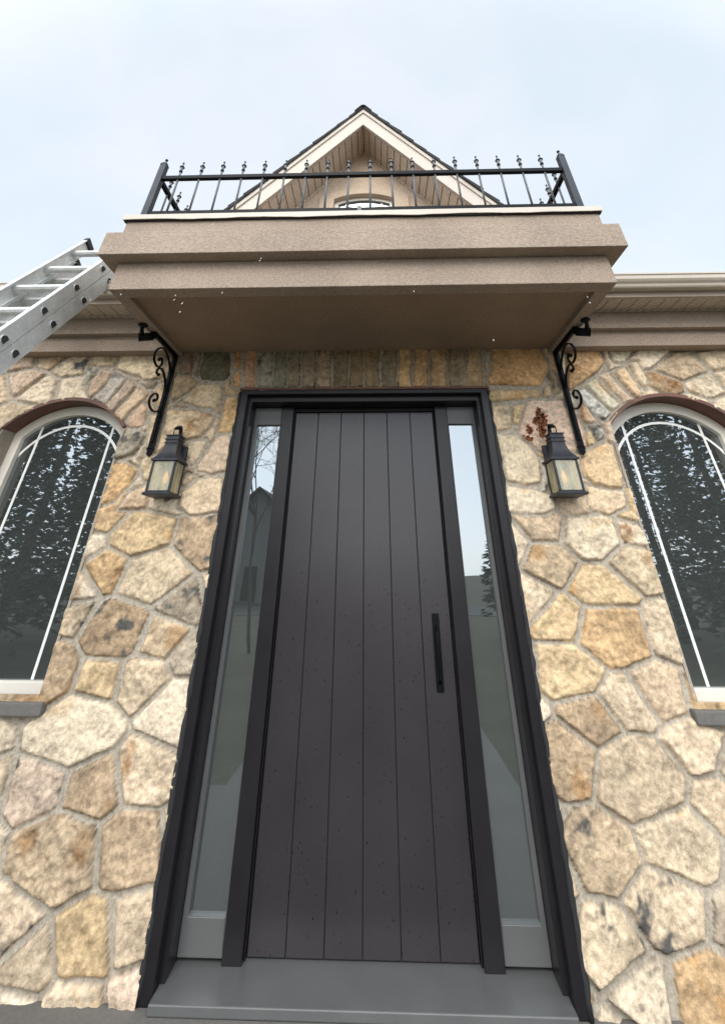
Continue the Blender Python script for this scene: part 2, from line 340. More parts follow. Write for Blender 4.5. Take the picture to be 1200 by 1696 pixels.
# ------------------------------------------------------------------ stone wall
STONES=[
 ((205,180,140),0,[(-2.097,2.76),(-1.873,2.755),(-1.873,2.685),(-1.96,2.685),(-2.074,2.697)]),
 ((212,188,148),0,[(-1.857,2.752),(-1.511,2.753),(-1.479,2.601),(-1.541,2.574),(-1.604,2.564),(-1.656,2.606),(-1.727,2.61),(-1.775,2.637),(-1.84,2.663)]),
 ((178,170,150),1,[(-2.08,2.687),(-1.988,2.675),(-2.016,2.588),(-2.031,2.54)]),
 ((210,178,145),0,[(-2.02,2.555),(-1.95,2.657),(-1.871,2.638),(-1.893,2.549),(-1.945,2.455),(-1.961,2.417)]),
 ((185,172,155),1,[(-1.851,2.644),(-1.743,2.591),(-1.784,2.478),(-1.835,2.382),(-1.937,2.423),(-1.89,2.514)]),
 ((178,155,130),0,[(-1.726,2.58),(-1.651,2.535),(-1.677,2.478),(-1.77,2.333),(-1.846,2.371),(-1.778,2.466)]),
 ((212,180,142),0,[(-1.641,2.524),(-1.544,2.475),(-1.573,2.419),(-1.685,2.268),(-1.756,2.321),(-1.677,2.418)]),
 ((208,170,135),0,[(-1.567,2.398),(-1.527,2.369),(-1.516,2.287),(-1.532,2.231),(-1.643,2.231),(-1.641,2.279)]),
 ((165,145,122),0,[(-1.647,2.554),(-1.501,2.568),(-1.513,2.508),(-1.568,2.506)]),
 ((200,168,125),0,[(-1.498,2.506),(-1.457,2.55),(-1.423,2.466),(-1.407,2.361),(-1.426,2.347),(-1.469,2.399)]),
 ((210,180,135),0,[(-1.488,2.319),(-1.424,2.328),(-1.41,2.224),(-1.408,2.098),(-1.439,2.084),(-1.47,2.198)]),
 ((214,185,142),2,[(-1.381,2.34),(-1.312,2.354),(-1.162,2.348),(-1.04,2.306),(-1.049,2.24),(-1.1,2.163),(-1.199,2.134),(-1.305,2.113),(-1.371,2.054),(-1.376,2.136),(-1.376,2.25)]),
 ((190,160,115),0,[(-1.384,2.603),(-1.279,2.611),(-1.219,2.553),(-1.222,2.525),(-1.3,2.457),(-1.363,2.391),(-1.392,2.466)]),
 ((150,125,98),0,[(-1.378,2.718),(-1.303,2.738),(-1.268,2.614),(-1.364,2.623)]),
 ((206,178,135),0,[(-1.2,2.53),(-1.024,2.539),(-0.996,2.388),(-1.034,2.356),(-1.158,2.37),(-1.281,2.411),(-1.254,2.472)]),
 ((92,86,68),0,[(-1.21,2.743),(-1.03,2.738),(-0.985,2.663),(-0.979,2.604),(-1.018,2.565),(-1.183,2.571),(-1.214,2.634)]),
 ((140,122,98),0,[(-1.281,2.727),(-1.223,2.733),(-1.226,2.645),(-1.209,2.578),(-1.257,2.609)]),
 ((200,150,85),2,[(-0.955,2.62),(-0.91,2.628),(-0.889,2.527),(-0.912,2.508),(-0.945,2.523)]),
 ((176,128,66),2,[(-0.982,2.735),(-0.931,2.737),(-0.919,2.652),(-0.962,2.661)]),
 ((220,178,112),2,[(-0.976,2.441),(-0.901,2.441),(-0.876,2.395),(-0.877,2.248),(-0.895,2.193),(-0.99,2.188),(-0.98,2.275),(-0.977,2.358)]),
 ((228,196,160),0,[(-0.986,2.167),(-0.917,2.167),(-0.887,2.141),(-0.881,1.946),(-0.982,1.919),(-1.083,1.953),(-1.078,1.985),(-1.028,2.057)]),
 ((214,188,150),0,[(-1.187,2.12),(-1.06,2.141),(-1.056,2.101),(-1.086,2.034),(-1.121,1.975),(-1.18,2.051)]),
 ((230,200,160),0,[(-1.06,1.891),(-0.896,1.903),(-0.89,1.836),(-0.879,1.71),(-1.065,1.688),(-1.147,1.739),(-1.15,1.812),(-1.104,1.857)]),
 ((215,188,150),0,[(-1.141,1.925),(-1.085,1.916),(-1.15,1.845),(-1.176,1.882)]),
 ((160,145,122),1,[(-1.653,2.162),(-1.546,2.204),(-1.477,2.178),(-1.483,2.137),(-1.528,2.054),(-1.66,2.013),(-1.697,2.044),(-1.697,2.112)]),
 ((216,172,112),2,[(-1.663,1.985),(-1.582,2.004),(-1.483,1.96),(-1.478,1.914),(-1.521,1.838),(-1.573,1.77),(-1.666,1.746),(-1.702,1.776),(-1.672,1.883)]),
 ((216,190,145),0,[(-1.462,2.017),(-1.396,2.056),(-1.36,2.042),(-1.352,1.962),(-1.367,1.892),(-1.414,1.884),(-1.449,1.962)]),
 ((214,180,140),0,[(-1.483,1.812),(-1.398,1.85),(-1.36,1.867),(-1.366,1.798),(-1.363,1.732),(-1.533,1.721)]),
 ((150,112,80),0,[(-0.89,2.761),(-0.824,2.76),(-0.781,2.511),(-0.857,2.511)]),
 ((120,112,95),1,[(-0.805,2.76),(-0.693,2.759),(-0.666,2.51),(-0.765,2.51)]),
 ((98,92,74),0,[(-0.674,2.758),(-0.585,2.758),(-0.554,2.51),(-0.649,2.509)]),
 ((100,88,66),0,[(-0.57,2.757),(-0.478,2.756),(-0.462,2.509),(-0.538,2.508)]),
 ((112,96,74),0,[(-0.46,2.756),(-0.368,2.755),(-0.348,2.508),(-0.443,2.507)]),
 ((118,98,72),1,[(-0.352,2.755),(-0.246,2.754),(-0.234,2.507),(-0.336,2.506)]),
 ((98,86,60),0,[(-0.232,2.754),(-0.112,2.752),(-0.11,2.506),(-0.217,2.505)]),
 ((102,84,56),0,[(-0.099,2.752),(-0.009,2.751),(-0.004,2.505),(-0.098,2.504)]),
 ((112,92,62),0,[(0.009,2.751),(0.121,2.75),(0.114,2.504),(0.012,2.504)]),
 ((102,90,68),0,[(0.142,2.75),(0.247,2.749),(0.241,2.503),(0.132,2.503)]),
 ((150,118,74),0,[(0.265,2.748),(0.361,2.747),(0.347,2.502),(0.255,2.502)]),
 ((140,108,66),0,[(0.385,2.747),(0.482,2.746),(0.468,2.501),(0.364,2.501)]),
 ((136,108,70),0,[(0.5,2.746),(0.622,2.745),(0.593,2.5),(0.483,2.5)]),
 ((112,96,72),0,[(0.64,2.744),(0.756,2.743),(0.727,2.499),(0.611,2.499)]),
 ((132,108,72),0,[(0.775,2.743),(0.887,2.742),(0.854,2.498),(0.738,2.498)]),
 ((186,142,84),2,[(0.965,2.759),(1.083,2.774),(1.303,2.771),(1.345,2.661),(1.309,2.581),(1.262,2.505),(1.171,2.507),(0.899,2.515),(0.903,2.564),(0.945,2.665)]),
 ((204,172,122),0,[(0.875,2.48),(1.245,2.477),(1.233,2.424),(1.106,2.411),(0.942,2.398),(0.876,2.398)]),
 ((216,188,148),0,[(0.877,2.376),(1.009,2.37),(1.007,2.299),(0.997,2.213),(0.874,2.193),(0.868,2.291)]),
 ((212,180,128),0,[(1.038,2.375),(1.116,2.379),(1.073,2.29),(1.044,2.239),(1.008,2.239),(1.014,2.317)]),
 ((196,166,120),0,[(1.276,2.491),(1.332,2.528),(1.302,2.423),(1.247,2.428)]),
 ((170,145,108),0,[(1.34,2.641),(1.379,2.57),(1.371,2.482),(1.324,2.421),(1.342,2.531),(1.314,2.571)]),
 ((220,186,156),0,[(1.139,2.388),(1.239,2.401),(1.388,2.396),(1.393,2.288),(1.4,2.166),(1.384,2.06),(1.322,2.048),(1.146,2.066),(1.081,2.134),(1.043,2.168),(1.068,2.255),(1.112,2.344)]),
 ((232,208,170),0,[(0.879,2.169),(1.014,2.166),(1.073,2.115),(1.116,2.041),(1.132,2.009),(1.106,1.872),(1.053,1.864),(0.904,1.88),(0.906,1.995),(0.887,2.085)]),
 ((234,212,178),0,[(0.896,1.856),(1.07,1.831),(1.159,1.8),(1.182,1.731),(1.101,1.688),(0.87,1.71)]),
 ((206,196,178),1,[(1.14,2.009),(1.175,2.009),(1.161,1.878),(1.132,1.816),(1.101,1.82),(1.121,1.916)]),
 ((206,160,105),2,[(1.503,2.711),(1.646,2.736),(1.736,2.719),(1.75,2.678),(1.685,2.609),(1.552,2.531),(1.446,2.467),(1.434,2.482),(1.468,2.589)]),
 ((222,204,168),0,[(1.821,2.765),(2.061,2.763),(2.03,2.714),(1.894,2.683),(1.813,2.689)]),
 ((205,195,178),1,[(1.748,2.759),(1.806,2.762),(1.771,2.71)]),
 ((222,190,152),0,[(1.676,2.575),(1.746,2.6),(1.808,2.479),(1.861,2.4),(1.795,2.378),(1.738,2.48)]),
 ((218,182,136),0,[(1.799,2.614),(1.876,2.649),(1.911,2.517),(1.937,2.449),(1.911,2.412),(1.882,2.424),(1.817,2.527)]),
 ((222,196,158),0,[(1.917,2.664),(1.985,2.679),(2.008,2.535),(1.979,2.468),(1.954,2.497),(1.929,2.595)]),
 ((226,210,176),0,[(1.577,2.517),(1.64,2.55),(1.706,2.44),(1.765,2.367),(1.692,2.324),(1.627,2.414)]),
 ((212,204,190),1,[(1.501,2.47),(1.557,2.483),(1.621,2.394),(1.68,2.304),(1.615,2.258),(1.547,2.323),(1.499,2.397)]),
 ((214,180,146),0,[(1.491,2.367),(1.534,2.339),(1.568,2.252),(1.498,2.236),(1.478,2.288)]),
 ((216,176,148),0,[(1.424,2.315),(1.463,2.322),(1.467,2.235),(1.464,2.084),(1.434,2.069),(1.425,2.192)]),
 ((176,166,150),1,[(1.501,2.222),(1.585,2.232),(1.6,2.165),(1.585,2.138),(1.527,2.122),(1.521,2.187)]),
 ((212,182,128),0,[(1.487,2.181),(1.515,2.187),(1.52,2.124),(1.51,2.1),(1.47,2.097),(1.472,2.149)]),
 ((222,186,136),0,[(1.485,2.072),(1.587,2.109),(1.621,2.097),(1.623,1.993),(1.631,1.915),(1.614,1.84),(1.552,1.841),(1.442,1.871),(1.396,1.902),(1.395,1.97),(1.424,2.032)]),
 ((226,196,156),0,[(1.39,1.853),(1.517,1.831),(1.613,1.819),(1.595,1.731),(1.473,1.688),(1.383,1.724)]),
 ((216,196,170),0,[(1.423,2.439),(1.46,2.427),(1.463,2.378),(1.422,2.344)]),
]
STONES = [(c, k, [(x, z+.09 if z > 2.70 else z) for x, z in p]) for c, k, p in STONES]
WX, WZ, WR, WH = 2.075, 1.87, .56, .43       # arched windows: centre, arc centre height, radius, half width

def vnoise(x, z, fr, seed):
    x = x*fr; z = z*fr; xi = np.floor(x).astype(int); zi = np.floor(z).astype(int); fx = x-xi; fz = z-zi
    fx = fx*fx*(3-2*fx); fz = fz*fz*(3-2*fz)
    def h(a, b):
        n = (a*374761393 + b*668265263 + seed*1274126177) & 0x7fffffff
        n = ((n ^ (n >> 13))*1274126177) & 0x7fffffff
        return ((n ^ (n >> 16)) & 0xffff)/65535.0
    return (h(xi,zi)*(1-fx)+h(xi+1,zi)*fx)*(1-fz) + (h(xi,zi+1)*(1-fx)+h(xi+1,zi+1)*fx)*fz
def fbm(x, z, fr, seed, oc=4, g=.5):
    a = 1; s = 0; t = 0
    for i in range(oc): s = s + a*(vnoise(x, z, fr*2**i, seed+i*7)-.5); t += a; a *= g
    return s/t*2
def polydist(px, pz, poly):
    """signed distance, positive inside"""
    P = np.array(poly); n = len(P); d = np.full(px.shape, 1e9); ins = np.zeros(px.shape, bool)
    for i in range(n):
        a = P[i]; b = P[(i+1) % n]; e = b-a; L2 = max(e@e, 1e-12)
        t = np.clip(((px-a[0])*e[0]+(pz-a[1])*e[1])/L2, 0, 1)
        d = np.minimum(d, np.hypot(px-a[0]-t*e[0], pz-a[1]-t*e[1]))
        c = ((a[1] > pz) != (b[1] > pz)); 
        with np.errstate(divide='ignore', invalid='ignore'):
            xx = (b[0]-a[0])*(pz-a[1])/((b[1]-a[1]) if b[1] != a[1] else 1e-12)+a[0]
        ins ^= (c & (px < xx))
    return np.where(ins, d, -d)

def stone_wall():
    st = .0072; xs = np.arange(-3.6, 3.6001, st); zs = np.arange(-.11, 2.815, st)
    X, Z = np.meshgrid(xs, zs); n = X.size; nx, nz_ = len(xs), len(zs)
    wx = X + .011*fbm(X, Z, 11, 3, 3) + .004*fbm(X, Z, 45, 9, 2); wz = Z + .011*fbm(X, Z, 11, 31, 3) + .004*fbm(X, Z, 45, 39, 2)
    best = np.full(X.shape, -1.0); sid = np.full(X.shape, -1)
    cols = []; kinds = []
    for k, (c, kd, poly) in enumerate(STONES):
        P = np.array(poly); x0, z0 = P.min(0)-.16; x1, z1 = P.max(0)+.16
        i0, i1 = np.searchsorted(xs, [x0, x1]); j0, j1 = np.searchsorted(zs, [z0, z1])
        d = polydist(wx[j0:j1, i0:i1], wz[j0:j1, i0:i1], poly)
        reg = best[j0:j1, i0:i1]; sr = sid[j0:j1, i0:i1]; mk = d > reg
        reg[mk] = d[mk]; sr[mk] = k; cols.append(c); kinds.append(kd)
    # elsewhere: rubble of random flat stones
    r = np.random.RandomState(11); seeds = []
    tries = 0
    while tries < 9000:
        tries += 1
        p = np.array((r.uniform(-3.7, 3.7), r.uniform(-.15, 2.9))); i = int(np.clip((p[0]-xs[0])/st, 0, nx-1)); j = int(np.clip((p[1]-zs[0])/st, 0, nz_-1))
        md = .13 + .20*r.rand()**1.5
        if best[j, i] > -.055: continue
        if all((abs(p[0]-q[0])*.8)**2 + ((p[1]-q[1])*1.15)**2 > ((md+q[2])/2)**2 for q in seeds): seeds.append((p[0], p[1], md))
    S = np.array(seeds); need = np.nonzero((best < -.01).ravel())[0]
    px = (X + .45*(wx-X)).ravel()[need]*.80; pz = (Z + .45*(wz-Z)).ravel()[need]*1.2; qx = S[:, 0]*.80; qz = S[:, 1]*1.2; wt = (S[:, 2]*.5)**2
    f1 = np.full(px.shape, 9.0); a1 = np.zeros(px.shape, int)
    for k in range(len(S)):
        d = (px-qx[k])**2 + (pz-qz[k])**2 - wt[k]; m = d < f1; f1[m] = d[m]; a1[m] = k
    ed = np.full(px.shape, 9.0)
    for k in range(len(S)):            # straight-sided cells: distance to every bisector
        d = (px-qx[k])**2 + (pz-qz[k])**2 - wt[k]; L_ = np.hypot(qx[k]-qx[a1], qz[k]-qz[a1]); o_ = a1 != k
        ed[o_] = np.minimum(ed[o_], ((d-f1)/(2*np.maximum(L_, 1e-6)))[o_])
    dv = np.full(X.size, -1.0); dv[need] = ed; dv = dv.reshape(X.shape) - .0115 - .006*fbm(X, Z, 5, 61, 3); s1 = np.zeros(X.size, int); s1[need] = a1; s1 = s1.reshape(X.shape)
    pal = [(214,188,150),(222,192,154),(228,204,168),(232,208,174),(216,182,130),(212,172,118),(204,176,138),(190,170,142),(218,188,158),(226,198,160),(210,184,148),(186,156,118)]
    nk = len(STONES)
    for k in range(len(S)):
        c = pal[r.randint(len(pal))]; cols.append(tuple(np.clip(np.array(c)+r.randint(-8, 9), 0, 255))); kinds.append([0,0,0,0,0,1,2,0][r.randint(8)])
    dr = np.minimum(dv, -best - .017)
    # voussoirs over the outer halves of the window arches, so they ring the whole arch
    use = (best < 0) & (dr > 0)
    D = np.where(best > 0, best, np.where(use, dr, -1)); ID = np.where(best > 0, sid, np.where(use, s1+nk, -1))
    cols = np.array(cols, float)/255; lin = np.where(cols <= .04045, cols/12.92, ((cols+.055)/1.055)**2.4)
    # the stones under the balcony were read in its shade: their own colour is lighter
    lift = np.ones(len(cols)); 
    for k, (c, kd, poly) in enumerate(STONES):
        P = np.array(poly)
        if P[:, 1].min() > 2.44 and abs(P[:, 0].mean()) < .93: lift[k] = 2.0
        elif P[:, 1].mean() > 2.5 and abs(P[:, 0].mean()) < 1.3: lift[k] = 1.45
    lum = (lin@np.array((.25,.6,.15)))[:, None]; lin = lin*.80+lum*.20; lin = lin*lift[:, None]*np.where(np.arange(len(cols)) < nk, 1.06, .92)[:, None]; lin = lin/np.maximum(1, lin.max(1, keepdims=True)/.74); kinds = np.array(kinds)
    hs = r.uniform(.012, .024, len(cols)); tx = r.uniform(-.05, .05, len(cols)); tz = r.uniform(-.05, .05, len(cols))
    ids = np.clip(ID, 0, None); on = D > 0
    e = np.clip(D/.009, 0, 1); e = e*e*(3-2*e)
    rough = .011*fbm(X, Z, 14, 71, 4, .6) + .007*(fbm(X, Z, 45, 77, 3, .7))
    h = np.where(on, e*(hs[ids] + rough*(1+.5*(kinds[ids] == 2)) + np.clip(tx[ids]*np.sin(X*9)*.1, -.006, .006)), .0025*fbm(X, Z, 30, 5, 3) - .002*np.clip(-D, 0, .02)/.02)
    h = np.maximum(h, -.004)
    base = lin[ids]
    n1 = fbm(X, Z, 9, 101, 5, .6); n2 = fbm(X, Z, 34, 131, 4, .65); n3 = fbm(X, Z, 5, 171, 3)
    tone = 1 + .30*n1 + .40*n2 + .20*fbm(X, Z, 75, 613, 2) + .25*fbm(X*.4, Z, 26, 633, 3)
    C = base*tone[..., None]
    rust = np.clip(fbm(X, Z, 8, 211, 4, .6)*2.2-.25, 0, 1)*(kinds[ids] == 2)*.8
    C = C*(1-rust[..., None]) + rust[..., None]*np.array((.36, .17, .05))*(.6+.5*base.mean(-1, keepdims=True))*tone[..., None]
    rust0 = np.clip(fbm(X, Z, 6, 251, 4, .6)*2.0-.55, 0, .55)*(kinds[ids] == 0)
    C = C*(1-rust0[..., None]) + rust0[..., None]*base*np.array((.95, .70, .42))
    gr = np.clip(fbm(X, Z, 13, 301, 4, .65)*3.2-.35, 0, 1)*(kinds[ids] == 1)
    C = C*(1-gr[..., None]) + gr[..., None]*np.array((.10, .095, .085))
    mort = np.array((.43, .375, .30))*(1+.14*fbm(X, Z, 7, 401, 4)+.16*fbm(X, Z, 50, 403, 3))[..., None]
    # dark cracks where the stone meets its joint
    crack = np.clip(1-np.abs(D)/.006, 0, 1)*(fbm(X, Z, 6, 501, 3) > -.15)
    C = np.where(on[..., None], C, mort)*(1-.55*crack[..., None])
    C = np.clip(C, .01, None); C = C/np.maximum(1, C.max(-1, keepdims=True)/.78)
    # openings
    hole = (np.abs(X) < .873) & (Z < 2.478)
    ax = np.abs(np.abs(X)-WX); hole |= (ax < WH-.004) & (Z > .87) & ((Z < WZ+.1) | (np.hypot(ax, Z-WZ) < WR-.005))
    idx = np.arange(n).reshape(X.shape)
    ok = ~(hole[:-1, :-1] | hole[1:, :-1] | hole[:-1, 1:] | hole[1:, 1:])
    q = np.stack([idx[:-1, :-1], idx[:-1, 1:], idx[1:, 1:], idx[1:, :-1]], -1)[ok]
    co = np.stack([X, -h, Z], -1).reshape(-1, 3)
    me = bpy.data.meshes.new('stone_wall'); me.vertices.add(n); me.vertices.foreach_set('co', co.ravel().astype(np.float32))
    me.loops.add(q.size); me.loops.foreach_set('vertex_index', q.ravel().astype(np.int32))
    me.polygons.add(len(q)); me.polygons.foreach_set('loop_start', np.arange(0, q.size, 4, dtype=np.int32)); me.polygons.foreach_set('loop_total', np.full(len(q), 4, dtype=np.int32))
    me.update(); me.validate(); me.polygons.foreach_set('use_smooth', [True]*len(me.polygons))
    at = me.color_attributes.new('stone_colour', 'FLOAT_COLOR', 'POINT')
    cc = np.concatenate([C.reshape(-1, 3), np.ones((n, 1))], 1); at.data.foreach_set('color', cc.ravel().astype(np.float32))
    m = bpy.data.materials.new('rubble_stone'); m.use_nodes = True; t = m.node_tree; nn = t.nodes; l = t.links; b = nn['Principled BSDF']
    a = nn.new('ShaderNodeAttribute'); a.attribute_name = 'stone_colour'; b.inputs['Roughness'].default_value = .88; b.inputs['Specular IOR Level'].default_value = .25
    tcn = nn.new('ShaderNodeTexCoord'); z = nn.new('ShaderNodeTexNoise'); z.inputs['Scale'].default_value = 48; z.inputs['Detail'].default_value = 7; z.inputs['Roughness'].default_value = .7
    l.new(tcn.outputs['Object'], z.inputs['Vector'])
    rr = nn.new('ShaderNodeMapRange'); rr.inputs[1].default_value = .3; rr.inputs[2].default_value = .7; rr.inputs[3].default_value = .66; rr.inputs[4].default_value = 1.28; l.new(z.outputs['Fac'], rr.inputs[0])
    mx = nn.new('ShaderNodeMix'); mx.data_type = 'RGBA'; mx.blend_type = 'MULTIPLY'; mx.inputs['Factor'].default_value = 1
    l.new(a.outputs['Color'], mx.inputs['A']); l.new(rr.outputs[0], mx.inputs['B']); l.new(mx.outputs['Result'], b.inputs['Base Color'])
    bn = nn.new('ShaderNodeBump'); bn.inputs['Strength'].default_value = .9; bn.inputs['Distance'].default_value = .010; l.new(z.outputs['Fac'], bn.inputs['Height']); l.new(bn.outputs[0], b.inputs['Normal'])
    me.materials.append(m)
    o = bpy.data.objects.new('stone_wall', me); COL.objects.link(o); o.parent = house
    return o
stone_wall()
MB().box(-3.6, -2.52, .004, .2, -.1, 3.0).box(2.52, 3.6, .004, .2, -.1, 3.0).box(-1.64, -.885, .004, .2, -.1, 3.0).box(.885, 1.64, .004, .2, -.1, 3.0) \
    .box(-.885, .885, .012, .2, 2.55, 3.0).box(-2.52, -1.64, .012, .2, 2.45, 3.0).box(1.64, 2.52, .012, .2, 2.45, 3.0).box(-2.52, -1.64, .012, .2, -.1, .84).box(1.64, 2.52, .012, .2, -.1, .84) \
    .box(-3.6, -3.4, .2, 8, -.7, 3.0).box(3.4, 3.6, .2, 8, -.7, 3.0).box(-3.39, 3.39, 7.8, 8, -.7, 3.0).build('wall_core', MT['stucco'], house)
MB().box(-3.38, 3.38, .7, .75, -.05, 2.9).build('room_back_wall', MT['interior'], house)

# ------------------------------------------------------------------ arched ground-floor windows
def arc(cx, cz, r, hw, n=20):
    a = math.asin(min(hw/r, 1)); return [(cx + r*math.sin(-a+2*a*i/n), cz + r*math.cos(-a+2*a*i/n)) for i in range(n+1)]
def framed(mb, cx, cz, R1, R2, h1, h2, zb, y0, y1, foot=True):
    """arched band between (R1,h1) and (R2,h2) down to zb"""
    A = arc(cx, cz, R1, h1); B = arc(cx, cz, R2, h2)
    mb.strip([(cx-h1, zb)] + A + [(cx+h1, zb)], [(cx-h2, zb)] + B + [(cx+h2, zb)], y0, y1)
def arched_window(cx, label):
    fr = MB(); framed(fr, cx, WZ, WR-.012, WR-.078, WH-.010, WH-.070, .90, .105, .16)
    fr.box(cx-WH+.010, cx+WH-.010, .105, .16, .845, .897)
    f = fr.build('arched_window', MT['frame_cream'], house, bevel=.004); tag(f, label)
    tr = MB(); A = arc(cx, WZ, WR+.012, WH+.006); B = arc(cx, WZ, WR-.011, WH-.009)
    tr.strip(A, B, -.020, .103); tr.build('arch_trim', MT['brick_trim'], f)
    for q in (-1, 1): MB().box(min(cx+q*(WH+.006), cx+q*(WH-.009)), max(cx+q*(WH+.006), cx+q*(WH-.009)), -.012, .14, .86, WZ+.352).build('reveal', MT['mortar'], f)
    MB().box(cx-WH-.04, cx+WH+.04, -.045, .10, .79, .843).build('sill', MT['concrete'], f, bevel=.006)
    g = MB(); pts = [(cx-WH+.06, .88)] + arc(cx, WZ, WR-.07, WH-.06) + [(cx+WH-.06, .88)]
    g.prism(pts, .140, .148); g.build('pane', MT['glass'], f)
    mu = MB(); ra = .412; mu.strip(arc(cx, WZ, ra+.008, ra*.86, 16), arc(cx, WZ, ra-.008, ra*.86, 16), .1385, .1398)
    for dx in (-.262, 0, .262):
        if dx: mu.box(cx+dx-.008, cx+dx+.008, .1380, .1396, .90, WZ + math.sqrt((WR-.078)**2-dx*dx))
    mu.build('muntin', MT['white'], f)
MT['seam'] = mat('recessed_seam_vinyl', (.20, .155, .12), .7, noise=(3, .1))
MT['mortar'] = mat('mortar', (.34, .29, .23), .9, noise=(8, .12), bump=(60, .4, .003), var=.1)
arched_window(-WX, 'left arched window reflecting dark trees')
arched_window(WX, 'right arched window reflecting dark trees')

# ------------------------------------------------------------------ entrance
df = MB()
A = [(-.871, -.03), (-.871, 2.484), (.871, 2.484), (.871, -.03)]; B = [(-.822, -.03), (-.822, 2.455), (.822, 2.455), (.822, -.03)]
df.strip(A, B, -.018, .035)
A = [(-.836, -.03), (-.836, 2.466), (.836, 2.466), (.836, -.03)]; B = [(-.797, -.03), (-.797, 2.414), (.797, 2.414), (.797, -.03)]
df.strip(A, B, .036, .24)
df.box(-.796, .796, .171, .23, 2.386, 2.413)
dfo = df.build('door_frame', MT['door_frame'], house, bevel=.004)
for s in (-1, 1):
    MB().box(min(s*.511, s*.598), max(s*.511, s*.598), .135, .24, -.02, 2.413).box(min(s*.503, s*.5105), max(s*.503, s*.5105), .165, .24, -.02, 2.385).build('mullion', MT['door_frame'], dfo, bevel=.004)
# uneven caulk round the frame
ck = MB()
def caulk(p0, p1, seed):
    r = random.Random(seed); n = 60; pts = []; rs = []
    for i in range(n+1):
        t = i/n; pts.append((p0[0]+(p1[0]-p0[0])*t + r.uniform(-.003, .003), -.012 + r.uniform(-.003, .003), p0[2]+(p1[2]-p0[2])*t)); rs.append(.012+r.uniform(-.003, .006))
    ck.tube(pts, rs, 6)
for s in (-1, 1):
    ck = MB(); caulk((s*.878, 0, -.03), (s*.878, 0, 2.47), 3+s); ck.build('caulk_bead', MT['caulk'], dfo)
MB().box(-.885, .885, -.026, .03, 2.4845, 2.500).build('steel_lintel', MT['brick_trim'], house, bevel=.002)
MB().box(-.82, .82, -.06, .24, -.029, .0).build('threshold', MT['sash'], house, bevel=.004)
dp = MB(); pw = .1670; x0 = -.501
for i in range(6): dp.box(x0+i*pw+.0009, x0+(i+1)*pw-.0009, .180, .214, .004, 2.382)
dp.box(-.500, .500, .2145, .23, .004, 2.382)
door = dp.build('door', MT['door'], house, bevel=.003)
MB().box(.395, .435, .172, .1795, .86, 1.20).tube([(.415,.172,.90),(.415,.125,.92),(.415,.125,1.12),(.415,.172,1.14)], .009, 8).build('handle', MT['black'], door, bevel=.003)
for s in (-1, 1):
    sl = MB(); a, b = .5995, .7955
    def bx(xa, xb, *r): sl.box(min(s*xa, s*xb), max(s*xa, s*xb), *r)
    sl.strip([(s*a,.012),(s*a,2.412),(s*b,2.412),(s*b,.012),(s*a,.012)], [(s*.605,.12),(s*.605,2.285),(s*.772,2.285),(s*.772,.12),(s*.605,.12)], .150, .20)
    so_ = sl.build('sidelight', MT['sash'], house, bevel=.003)
    MB().box(min(s*.602, s*.776), max(s*.602, s*.776), .172, .180, .11, 2.295).build('pane', MT['glass'], so_)

# ------------------------------------------------------------------ balcony over the door
W, DEP, WI, DI = 1.449, .917, 1.3667, .8205
bal = MB().prism([(-W, .03), (-W, -DEP), (W, -DEP), (W, .03), (WI, .03), (WI, -DI), (-WI, -DI), (-WI, .03)], 2.76, 2.952, 'z')
balo = bal.build('balcony', MT['stucco'], house, bevel=.004); tag(balo, 'stucco balcony box with stepped bands')
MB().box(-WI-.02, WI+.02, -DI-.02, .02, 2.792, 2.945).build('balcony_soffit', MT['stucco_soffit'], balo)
MB().box(-1.5334, 1.5334, -1.0035, 1.05, 2.9525, 3.123).build('upper_band', MT['stucco'], balo, bevel=.004)
MB().prism([(-1.483, 1.05), (-1.483, -.94), (1.483, -.94), (1.483, 1.05), (1.36, 1.05), (1.36, -.82), (-1.36, -.82), (-1.36, 1.05)], 3.1235, 3.270, 'z').box(-1.359, 1.359, -.819, 1.05, 3.124, 3.19) \
    .build('parapet', MT['stucco'], balo, bevel=.004)
cp = MB()
def cap_run(p0, p1, nrm, n, seed):
    """folded sheet-metal coping with a wavy drip edge; nrm points outward"""
    r = random.Random(seed); b = len(cp.v); wv = [r.uniform(-.0025, .0025) for _ in range(n+1)]
    for i in range(n+1):
        t = i/n; x = p0[0]+(p1[0]-p0[0])*t; y = p0[1]+(p1[1]-p0[1])*t; o = nrm; wz_ = wv[i]+.003*math.sin(i*.7)
        for d, z in ((0, 3.271+wz_), (.003, 3.265+wz_), (.004, 3.268+wz_), (.0, 3.310), (-.15, 3.314), (-.15, 3.272)):
            cp.v.append((x+o[0]*d, y+o[1]*d, z))
    for i in range(n):
        for k in range(6):
            k2 = (k+1) % 6; cp.f.append([b+i*6+k, b+i*6+k2, b+(i+1)*6+k2, b+(i+1)*6+k]); cp.sm.append(False)
    cp.f.append([b+k for k in range(6)]); cp.f.append([b+n*6+k for k in reversed(range(6))]); cp.sm += [False]*2
cap_run((-1.503, -.960), (1.503, -.960), (0, -1), 40, 3)
cap_run((-1.503, -.809), (-1.503, 1.05), (-1, 0), 12, 4); cap_run((1.503, -.809), (1.503, 1.05), (1, 0), 12, 5)
cp.build('metal_cap', MT['cream'], balo)
MB().box(-1.498, 1.498, -.953, -.93, 3.262, 3.2695).build('cap_underlay', MT['caulk'], balo)

